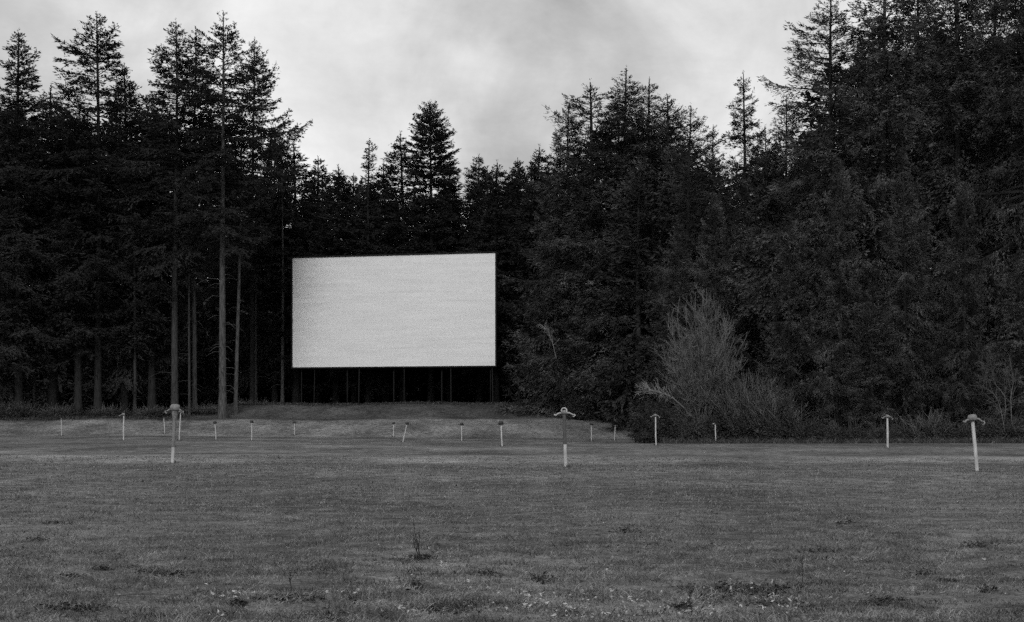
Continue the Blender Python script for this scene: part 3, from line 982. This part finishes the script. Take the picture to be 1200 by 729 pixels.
GL, GC, GR = 'firs of the left-hand wood', 'firs behind the screen', 'firs of the right-hand wood'
TREES = [
    # left-hand wood
    ('cone_a', 22, 37, 123, 'dense conical fir with pointed top nearest the left edge', 1.25, GL),
    ('open_a', 115, 17, 124, 'tall open-branched fir with wide-spread limbs, second peak from the left', 1.2, GL),
    ('open_b', 205, 26, 124, 'tall ragged fir with pale trunk showing sky between its layered branches', 1.15, GL),
    ('open_c', 261, 14, 123, 'tallest left-hand fir with the thick pale trunk', 1.05, GL),
    ('slim', 228, 34, 126, 'slender fir top crowding the right side of the ragged pale-trunked fir', 1.05, GL),
    ('open_a', 296, 46, 139, 'fir with drooping tips on the right shoulder of the tallest left-hand fir', 0.85, GL),
    ('cone_b', 146, 76, 128, 'fir crown filling the right side of the second peak from the left', 1.0, GL),
    ('cone_c', 62, 104, 126, 'lower dark fir between the two leftmost peaks', 1.3, GL),
    ('cone_b', -14, 92, 124, 'dark fir cut off by the left edge of the picture', 1.0, GL),
    ('cone_c', 92, 128, 124, 'shaded fir under the left side of the second peak', 1.25, GL),
    ('cone_c', 178, 128, 127, 'low fir in the sky gap between second and third peaks', 1.25, GL),
    ('cone_b', 322, 146, 143, 'fir stepping down to the right of the tallest left-hand group', 1.0, GL),
    ('slim_pale', 276, 120, 125, 'slender fir with a pale trunk tilting right beside the thick pale trunk', 1.0, GL, 0.035),
    ('slim_pale', 331, 168, 139, 'slender fir whose pale trunk stands just left of the screen', 1.0, GL),
    ('slim', 158, 170, 125, 'slender fir with a faint thin trunk in the dark between second and third peaks', 1.0, GL),
    ('slim', 222, 190, 125, 'slender fir with a threadlike pale trunk right of the ragged fir', 0.9, GL),
    ('slim', 40, 180, 125, 'slender fir with a barely visible trunk below the leftmost peak', 1.0, GL),
    ('slim', 300, 190, 139, 'slender fir with a faint trunk midway between thick pale trunk and screen', 1.0, GL),
    ('cone_c', 347, 168, 143, 'small fir top above the left corner of the screen', 1.4, GL),
    ('cone_b', 372, 184, 148, 'fir in the dip of the skyline above the screen, left of the short spire', 1.3, GL),
    ('cone_c', 394, 196, 141, 'lowest fir of the skyline, just left of the short spire', 1.4, GC),
    # behind the screen
    ('cone_b', 415, 204, 141, 'fir at the foot of the short spire on its left', 1.2, GC),
    ('spire', 432, 164, 140, 'short narrow spire-topped fir above the screen', 1.1, GC),
    ('cone_c', 452, 192, 143, 'fir between the short spire and the oval pine', 1.35, GC),
    ('cone_c', 472, 157, 141, 'pointed fir leaning against the left side of the oval pine', 1.2, GC),
    ('oval', 505, 122, 140, 'oval-crowned pine standing highest above the screen', 1.15, GC),
    ('cone_c', 527, 186, 144, 'low fir at the right foot of the oval pine', 1.3, GC),
    ('cone_b', 562, 182, 142, 'pointed fir above the right end of the screen', 1.3, GC),
    ('cone_c', 581, 190, 140, 'smaller pointed fir just above the right corner of the screen', 1.35, GC),
    ('cone_b', 606, 186, 146, 'fir right of the screen corner where the skyline starts to climb', 1.2, GC),
    ('cone_c', 630, 172, 143, 'fir halfway up the climbing skyline right of the screen', 1.35, GC),
    ('cone_a', 608, 262, 141, 'dark fir standing close beside the right end of the screen', 0.9, GC),
    # right-hand wood
    ('skirt_c', 655, 168, 131, 'fir with two small tops on the left shoulder of the right-hand wood', 0.85, GR),
    ('skirt_a', 667, 124, 127, 'fir with a stubby upright top left of the broad flat-topped fir', 1.1, GR),
    ('skirt_b', 692, 97, 125, 'sharp-topped fir just left of the broad flat-topped fir', 1.4, GR),
    ('grand_a', 735, 80, 125, 'broad fir with a ragged flat top highest in the middle right', 1.5, GR),
    ('skirt_c', 757, 94, 123, 'small pointed fir top right beside the broad flat top', 1.3, GR),
    ('skirt_a', 781, 112, 121, 'round-shouldered fir right of the broad flat-topped fir', 1.4, GR),
    ('skirt_b', 808, 124, 104, 'fir at the end of the middle right skyline before the notch', 0.95, GR),
    ('skirt_c', 833, 150, 105, 'low fir in the notch left of the perfect cone', 0.85, GR),
    ('skirt_c', 873, 87, 94, 'evenly conical fir standing alone in the skyline right of the notch', 0.95, GR),
    ('skirt_b', 898, 150, 92, 'low fir in the gap right of the even cone', 0.9, GR),
    ('skirt_a', 921, 114, 93, 'narrow fir top between the even cone and the giant firs', 0.95, GR),
    ('grand_a', 976, -14, 86, 'giant fir whose long sparse limbs reach left over the skyline', 1.2, GR),
    ('grand_b', 1036, -110, 85, 'giant fir with a straight dark trunk line running off the top', 0.95, GR),
    ('grand_a', 1078, -60, 92, 'giant fir behind the straight dark trunk line, its top out of the picture', 0.9, GR),
    ('grand_b', 1120, -140, 86, 'giant fir with sky flecks round its high trunk near the right corner', 1.0, GR),
    ('grand_a', 1165, -90, 92, 'giant fir set back in the upper right corner', 0.9, GR),
    ('grand_b', 1202, -150, 82, 'giant fir cut by the right edge of the picture', 0.85, GR),
    ('skirt_a', 1250, -150, 84, 'giant fir mostly outside the right edge, only its limbs in view', 1.0, GR),
    # younger trees along the right-hand edge
    ('young', 745, 186, 121, 'paler younger fir in front of the broad flat-topped fir', 1.15, GR),
    ('skirt_b', 688, 262, 122, 'half-height fir with lichened twigs right of the screen', 0.95, GR),
    ('young', 652, 345, 127, 'small fir low in the dark just right of the screen', 1.0, GR),
    ('skirt_a', 752, 205, 122, 'full-skirted fir in the dark corner left of the bare shrub', 0.8, GR),
    ('skirt_b', 792, 300, 97, 'low drooping fir close behind the left end of the thicket', 0.9, GR),
    ('skirt_b', 720, 330, 122, 'bushy fir low in front of the middle right wood', 1.5, GR),
    ('skirt_a', 838, 228, 89, 'full-skirted fir rising directly behind the bare shrub', 0.85, GR),
    ('skirt_b', 797, 260, 94, 'dark fir left behind the bare shrub', 1.1, GR),
    ('skirt_b', 925, 250, 83, 'full-skirted fir right of the bare shrub', 0.85, GR),
    ('skirt_a', 985, 190, 80, 'full-skirted fir below the long sparse limbs', 0.8, GR),
    ('skirt_c', 1060, 170, 79, 'full-skirted fir behind the upright pale post at right', 0.8, GR),
    ('skirt_b', 1022, 330, 77, 'low bushy fir left of the upright pale post at right', 1.5, GR),
    ('skirt_a', 1130, 215, 77, 'full-skirted fir behind the leaning domed post', 0.82, GR),
    ('skirt_b', 1195, 290, 75, 'low pale-tipped fir at the right edge behind the bare saplings', 1.3, GR),
]
for tdef in TREES:
    conifer(*tdef)


# the depth of the wood, one dark mass seen only between and behind the nearer trees
def woodland():
    r = np.random.default_rng(77)
    tr, cr, H0 = fir(61, H=26, base=0.02, R=4.6, shape='skirt', step=0.7, per=5, gap=0.05, leaf=0.46, leafw=0.17, twig=2.8, spl=4.5, droop=0.4)
    big, stems = MB(), MB()

    def plant(px, top, d, w):
        x = X(px, d)
        z0 = tz(x, d)
        s = (Zat(top, d) - z0) / H0
        a = r.random() * 6.28
        big.add(cr, (s * w, s * w, s), a, (x, d, z0))
        big.add(tr, (s * w, s * w, s), a, (x, d, z0))

    for row, (d, top, step, w) in enumerate([(153, 214, 40, 1.2), (166, 212, 36, 1.2)]):
        for px in np.arange(-160, 700, step):
            tp = top - (75 if px < 300 else 0) * (1 - sstep(230, 300, px))
            plant(px + r.normal() * 8, tp + r.normal() * 9, d + r.normal() * 3, w)
    for d, step in ((128, 52), (116, 50)):
        for px in np.arange(650, 1420, step):
            if d < edge_d(px) + 12:
                continue
            top = np.interp(px, [640, 700, 850, 950, 1000, 1400], [235, 190, 190, 170, 70, 0])
            plant(px + r.normal() * 8, top + r.normal() * 9, d + r.normal() * 2, 1.2)
    for px in np.arange(930, 1420, 55):
        plant(px + r.normal() * 8, np.interp(px, [930, 1000, 1400], [190, 36, -20]) + r.normal() * 9, 101 + r.normal() * 2, 1.2)
    for px, top, d in ((700, 150, 137), (724, 132, 136), (672, 180, 140), (600, 225, 149), (640, 205, 148), (752, 138, 134), (782, 148, 131), (808, 168, 127), (900, 178, 110)):
        plant(px, top, d, 1.3)
    o = big.build('woodland', [M_NEEDLE, M_BARK])
    tag(o, 'dark depth of the fir wood filling in behind the front trees', 'woodland', kind='stuff')


woodland()


# ------------------------------------------------------------------ shrubs
def shoots(r, n, H, spread, lean=0.25, K=6, fan=None):
    """n shoots rising from a root crown; returns (n,K,3)"""
    a = r.random(n) * 6.28
    rad = spread * np.sqrt(r.random(n))
    h = H * r.uniform(0.55, 1.0, n)
    t = np.linspace(0, 1, K)
    out = rad[:, None] * (0.12 + 0.88 * t ** 0.8)
    wig = r.normal(size=(n, 1)) * 0.12 * h[:, None] * t ** 2
    Px = np.cos(a)[:, None] * out + wig * np.sin(a)[:, None]
    Py = np.sin(a)[:, None] * out + wig * np.cos(a)[:, None]
    edge = (rad / spread)[:, None]
    Pz = h[:, None] * (1 - 0.35 * edge ** 2) * t ** 1.05
    return np.stack([Px, Py, Pz], -1)


def twigs_from(r, P, n, lmin, lmax, up=0.7, K=4):
    """n side twigs starting anywhere on the lines P"""
    i = r.integers(0, len(P), n)
    s = r.uniform(0.25, 1.0, n) * (P.shape[1] - 1)
    k = np.minimum(s.astype(int), P.shape[1] - 2)
    f = (s - k)[:, None]
    p0 = P[i, k] * (1 - f) + P[i, k + 1] * f
    dv = P[i, k + 1] - P[i, k]
    dv /= np.linalg.norm(dv, axis=1, keepdims=True) + 1e-9
    D = dv * 0.8 + r.normal(size=(n, 3)) * 0.55
    D[:, 2] += up * 0.5
    D /= np.linalg.norm(D, axis=1, keepdims=True)
    l = r.uniform(lmin, lmax, n)
    t = np.linspace(0, 1, K)
    Q = p0[:, None] + D[:, None] * (l[:, None] * t)[..., None]
    Q[:, :, 2] += (up * 0.25 * l)[:, None] * t ** 2
    return Q


def rads(n, K, a, b):
    return np.broadcast_to(np.linspace(a, b, K), (n, K))


def bare_shrub():
    r = np.random.default_rng(9)
    d = 80.5
    x = X(822, d)
    root = empty('bare_shrub', (x, d, tz(x, d)))
    tag(root, 'tall leafless pale-twigged shrub fanning up before the dark right-hand wood', 'shrub')
    H = (515 - 338) / F * d
    st = shoots(r, 70, H, 1.8)
    st[:14, :, 0] -= np.linspace(0, 1, 6) * 0.8
    st[:14, :, 2] *= 0.85
    st += np.cumsum(r.normal(size=st.shape) * np.array([0.10, 0.10, 0.03]), axis=1)
    st[:, 0, 2] = -0.1
    m = MB()
    m.tubes(st, rads(70, 6, 0.034, 0.010), 5)
    m.build('stem', M_TWIG, root)
    a = twigs_from(r, st, 1200, 0.4, 1.4, 0.75, 5)
    b = twigs_from(r, a, 9500, 0.15, 0.55, 0.5, 4)
    m = MB()
    m.tubes(a, rads(len(a), 5, 0.022, 0.009), 3)
    m.tubes(b, rads(len(b), 4, 0.012, 0.006), 3)
    m.build('twigs', M_TWIG, root)
    # fine catkin-like buds thicken the twig ends
    m = MB()
    n = 14000
    i = r.integers(0, len(b), n)
    m.kites(b[i, r.integers(1, 4, n)] + r.normal(size=(n, 3)) * 0.03, r.normal(size=(n, 3)) + np.array([0, 0, 0.8]), r.uniform(0.05, 0.13, n), r.uniform(0.02, 0.045, n), r, 0, 0.3)
    m.build('buds', M_TWIG, root)


bare_shrub()


def limb(px0, py0, px1, py1, d, label, n=60, seed=1, mat=None):
    """a dead lichened limb lying out of the thicket, with its side twigs"""
    r = np.random.default_rng(seed)
    x0 = X(px0, d)
    root = empty('dead_branch', (x0, d, Zat(py0, d)))
    tag(root, label, 'branch')
    v = np.array([X(px1, d) - x0, -0.8, Zat(py1, d) - Zat(py0, d)])
    L = np.linalg.norm(v)
    main = arc([(0, 0.3, 0), v * 0.35 + np.array([0, 0, 0.12 * L]), v * 0.7 + np.array([0, 0, 0.08 * L]), v], 9)[None]
    a = twigs_from(r, main, n, 0.35, 1.0, 0.3, 4)
    b = twigs_from(r, a, n * 4, 0.12, 0.4, 0.2, 3)
    m = MB()
    m.tubes(main, rads(1, 9, 0.05, 0.015), 5)
    m.build('limb', mat or M_TWIG_PALE, root)
    m = MB()
    m.tubes(a, rads(len(a), 4, 0.022, 0.010), 3)
    m.tubes(b, rads(len(b), 3, 0.012, 0.007), 3)
    m.build('twigs', mat or M_TWIG_PALE, root)


limb(802, 478, 752, 458, 79.0, 'pale lichened dead branch sticking out left of the bare shrub', 46, 3)
limb(652, 420, 640, 386, 118, 'pale lichened twigs hanging in the dark right of the screen', 26, 4)


def bush(px, py_top, d, half_px, label, seed, leafy=1.0, twiggy=0.5, mat=None, tw=None, group=None, name='bramble_bush', cat='bush', depth=None):
    r = np.random.default_rng(seed)
    x = X(px, d)
    z0 = tz(x, d)
    root = empty(name, (x, d, z0))
    tag(root, label, cat, group)
    H = Zat(py_top, d) - z0
    W = half_px / F * d
    Dp = depth or W * 0.8
    nst = int(60 * max(W, 1))
    st = shoots(r, nst, H, 1.0)
    # canes arch over and hang back to the outline
    st[:, :, 0] *= W
    st[:, :, 1] *= Dp
    m = MB()
    m.tubes(st, rads(nst, 6, 0.018, 0.007), 3)
    b = twigs_from(r, st, int(360 * W * twiggy) + 20, 0.25, 0.9, 0.4, 4)
    m.tubes(b, rads(len(b), 4, 0.012, 0.006), 3)
    m.build('canes', tw or M_TWIG, root)
    n = int(2300 * W * leafy * max(H, 0.6) ** 0.7) + 50
    # leaves: lumpy dome volume, denser near the outside
    th = r.random(n) * 6.28
    cphi = r.random(n) ** 0.8
    rad = (0.55 + 0.45 * r.random(n) ** 0.5)
    lump = 1 + 0.22 * np.sin(3 * th + seed) * np.sin(5 * cphi + seed) + 0.14 * np.sin(7 * th + 2 * seed) + 0.10 * r.normal(size=n)
    rr = rad * np.sqrt(np.clip(1 - cphi ** 2 * 0.85, 0, 1)) * lump
    P = np.stack([np.cos(th) * rr * W, np.sin(th) * rr * Dp, cphi * rad * lump * H * 0.97 * (0.9 + 0.1 * np.sin(4 * th))], 1)
    P[:, 2] = np.maximum(P[:, 2], 0.03)
    m = MB()
    dd = r.normal(size=(n, 3)) * np.array([1, 1, 0.7])
    m.kites(P, dd, r.uniform(0.07, 0.19, n), r.uniform(0.05, 0.11, n), r, 0, 0.5)
    m.build('leaves', mat or M_BRAMBLE, root)


GB = 'bushes along the right-hand wood edge'
BUSHES = [
    (770, 474, 79.5, 28, 'dark low bramble mound at the left end of the thicket', 1.8, 0.3),
    (812, 488, 79.2, 40, 'leafy bramble at the foot of the bare shrub', 1.0, 0.5),
    (878, 430, 78.5, 40, 'pale twiggy bush right beside the bare shrub', 0.45, 1.8),
    (905, 455, 76.5, 34, 'rounded grey bush second to the right of the bare shrub', 0.7, 1.0),
    (862, 484, 79.6, 38, 'low weedy bramble behind the short bright post', 1.0, 0.8),
    (945, 492, 75.5, 30, 'dark bramble left of the low bushy fir', 1.0, 0.5),
    (990, 500, 74.5, 34, 'low dark bramble between the thicket and the upright pale post', 1.0, 0.4),
    (1045, 503, 74, 34, 'low bramble directly behind the upright pale post', 1.0, 0.5),
    (1085, 486, 73.5, 30, 'fern-like pale bush left of the leaning domed post', 0.8, 1.1),
    (1138, 500, 73, 32, 'low bramble behind the leaning domed post', 1.0, 0.5),
    (1180, 490, 72.6, 32, 'bramble at the foot of the bare saplings at the right edge', 0.9, 0.7),
    (690, 462, 121, 26, 'dark bush in the far corner behind the tall central post', 1.0, 0.5),
    (735, 462, 119.5, 26, 'dark bush just behind the left end of the thicket', 1.0, 0.5),
]
for i, (px, top, d, hw, lab, lf, twg) in enumerate(BUSHES):
    bush(px, top, d, hw, lab, 200 + i, lf, twg, group=GB, tw=M_TWIG if i in (2, 3, 8) else M_TWIG_DARK)
GU = 'undergrowth bushes along the left-hand wood edge'
for i, (px, top, d, hw, lab) in enumerate([
        (14, 470, 122.5, 30, 'leafy fern clump at the left edge of the picture'),
        (70, 476, 123, 26, 'low fern clump behind the leftmost post'),
        (125, 478, 123.5, 26, 'low fern clump under the second peak'),
        (182, 478, 124, 24, 'low fern clump behind the big mushroom-topped post'),
        (238, 478, 126, 24, 'low fern clump at the foot of the thick pale trunk'),
        (296, 474, 131, 24, 'low fern clump between the pale trunks and the screen')]):
    bush(px, top, d, hw, lab, 300 + i, 0.8, 0.4, group=GU, name='fern_clump', cat='fern')


def saplings():
    d = 72.0
    r = np.random.default_rng(15)
    defs = [((1180, 505), (1168, 470), (1150, 452), (1158, 482), 'pale crooked sapling stem bent to the left above the domed post'),
            ((1172, 506), (1178, 470), (1166, 448), (1160, 430), 'forked pale sapling rising straight near the right edge'),
            ((1188, 506), (1184, 470), (1190, 446), (1184, 420), 'thin pale sapling closest to the right edge')]
    for k, (a, b, c, e, lab) in enumerate(defs):
        x0, z0 = X(a[0], d), tz(X(a[0], d), d)
        root = empty('bare_sapling', (x0, d, z0))
        tag(root, lab, 'sapling', 'bare saplings at the right edge')
        pts = [(0, 0, -0.1)] + [(X(q[0], d) - x0, r.normal() * 0.15, Zat(q[1], d) - z0) for q in (b, c)]
        if k:
            pts.append((X(e[0], d) - x0, r.normal() * 0.2, Zat(e[1], d) - z0))
        main = arc(pts, 9)[None]
        m = MB()
        m.tubes(main, rads(1, 9, 0.030, 0.012), 5)
        m.build('stem', M_TWIG, root)
        t1 = twigs_from(r, main, 16, 0.5, 1.6, 0.5, 5)
        t2 = twigs_from(r, t1, 60, 0.15, 0.6, 0.4, 4)
        m = MB()
        m.tubes(t1, rads(len(t1), 5, 0.018, 0.008), 3)
        m.tubes(t2, rads(len(t2), 4, 0.010, 0.006), 3)
        m.build('twigs', M_TWIG_DARK, root)


saplings()


# ------------------------------------------------------------------ sky, sun, camera
SUN_AZ, SUN_EL = math.radians(-174), math.radians(37)      # azimuth from +Y (clockwise positive): behind the camera to the left
W = bpy.data.worlds.new('World')
S.world = W
W.use_nodes = True
nt = W.node_tree
nt.nodes.clear()
out = N(nt, 'ShaderNodeOutputWorld')
bg = N(nt, 'ShaderNodeBackground')
bg.inputs['Strength'].default_value = 0.1
sky = N(nt, 'ShaderNodeTexSky', sky_type='NISHITA')
sky.sun_disc = False
sky.sun_elevation = SUN_EL
sky.sun_rotation = SUN_AZ
bw = N(nt, 'ShaderNodeRGBToBW')
nt.links.new(sky.outputs[0], bw.inputs[0])
tc = N(nt, 'ShaderNodeTexCoord')
D = tc.outputs['Generated']
sp = N(nt, 'ShaderNodeSeparateXYZ')
nt.links.new(D, sp.inputs[0])
zz = math_n(nt, 'ADD', math_n(nt, 'MAXIMUM', sp.outputs['Z'], 0.0), 0.22)
cx = N(nt, 'ShaderNodeCombineXYZ')
nt.links.new(math_n(nt, 'DIVIDE', sp.outputs['X'], zz), cx.inputs[0])
nt.links.new(math_n(nt, 'DIVIDE', sp.outputs['Y'], zz), cx.inputs[1])
cl = noise(nt, D, 6.5, 9, 0.58, 0.6)
cl2 = noise(nt, cx.outputs[0], 7.0, 14, 0.70, 0.2)
val = math_n(nt, 'ADD', math_n(nt, 'MULTIPLY', cl, 0.75), math_n(nt, 'MULTIPLY', cl2, 0.25))
cloud = ramp(nt, val, [(0.32, 0.38), (0.50, 0.54), (0.68, 0.74)])


wn = N(nt, 'ShaderNodeTexNoise')
wn.inputs['Scale'].default_value = 7.0
wn.inputs['Detail'].default_value = 8.0
nt.links.new(D, wn.inputs['Vector'])
wv = N(nt, 'ShaderNodeVectorMath', operation='MULTIPLY_ADD')
nt.links.new(wn.outputs['Color'], wv.inputs[0])
wv.inputs[1].default_value = (0.24, 0.0, 0.24)
wv.inputs[2].default_value = (-0.12, 0.0, -0.12)
wa = N(nt, 'ShaderNodeVectorMath', operation='ADD')
nt.links.new(D, wa.inputs[0])
nt.links.new(wv.outputs[0], wa.inputs[1])
wnm = N(nt, 'ShaderNodeVectorMath', operation='NORMALIZE')
nt.links.new(wa.outputs[0], wnm.inputs[0])
DW = wnm.outputs[0]          # cloud edges torn by turbulence


def blob(px, py, ang, amp):
    """a thinner or thicker region of the overcast in one direction of the sky"""
    v = np.array([px - 600, F, HOR - py], float)
    v /= np.linalg.norm(v)
    n = N(nt, 'ShaderNodeVectorMath', operation='DOT_PRODUCT')
    nt.links.new(DW, n.inputs[0])
    n.inputs[1].default_value = tuple(v)
    mr = N(nt, 'ShaderNodeMapRange', interpolation_type='SMOOTHERSTEP')
    mr.inputs[1].default_value = math.cos(math.radians(ang))
    mr.inputs[2].default_value = 1.0
    mr.inputs[3].default_value = 0.0
    mr.inputs[4].default_value = amp
    nt.links.new(n.outputs['Value'], mr.inputs[0])
    return mr.outputs[0]


acc = math_n(nt, 'MULTIPLY', cloud, math_n(nt, 'MULTIPLY_ADD', math_n(nt, 'MAXIMUM', sp.outputs['Z'], 0.0), 0.5, 1.0))     # overcast is brighter overhead
for b in ((370, 180, 9.0, 0.27), (400, -10, 12.0, 0.14), (575, 125, 14.0, -0.13), (940, 40, 15.0, 0.20), (150, 40, 10.0, 0.03), (590, 215, 7.0, 0.10),
          (760, 60, 12.0, -0.05)):
    acc = math_n(nt, 'ADD', acc, blob(*b))
# thin cloud: a little of the clear sky above it comes through; Background strength is 0.1, so cloud radiance is x10
mixv = mixf(nt, 0.08, math_n(nt, 'MULTIPLY', acc, 10.0), bw.outputs[0])
nt.links.new(mixv, bg.inputs['Color'])
nt.links.new(bg.outputs[0], out.inputs[0])

ld = bpy.data.lights.new('sun', 'SUN')
ld.energy = 1.5
ld.angle = math.radians(22)
ld.color = (1.0, 1.0, 1.0)
sun = bpy.data.objects.new('sun', ld)
COL.objects.link(sun)
from mathutils import Vector
sd = Vector((math.sin(SUN_AZ) * math.cos(SUN_EL), math.cos(SUN_AZ) * math.cos(SUN_EL), math.sin(SUN_EL)))
sun.rotation_euler = (-sd).to_track_quat('-Z', 'Y').to_euler()
sun.location = sd * 200

cd = bpy.data.cameras.new('camera')
cd.sensor_width = 36.0
cd.lens = F / 1200.0 * 36.0
cd.shift_y = (HOR - 364.5) / 1200.0
cd.clip_end = 6000
cam = bpy.data.objects.new('camera', cd)
COL.objects.link(cam)
cam.location = (0, 0, EYE)
cam.rotation_euler = (math.radians(90), 0, 0)
S.camera = cam

S.render.engine = 'CYCLES'
S.cycles.use_denoising = False          # the sampling noise stays, close to the grain of fast film
S.cycles.use_adaptive_sampling = True
S.cycles.adaptive_threshold = 0.06
S.cycles.adaptive_min_samples = 20
S.cycles.max_bounces = 5
S.cycles.diffuse_bounces = 3
S.cycles.transmission_bounces = 3
S.view_settings.view_transform = 'Standard'
S.view_settings.look = 'None'
S.view_settings.gamma = 1.0
S.view_settings.exposure = 0.0
S.view_settings.use_curve_mapping = False
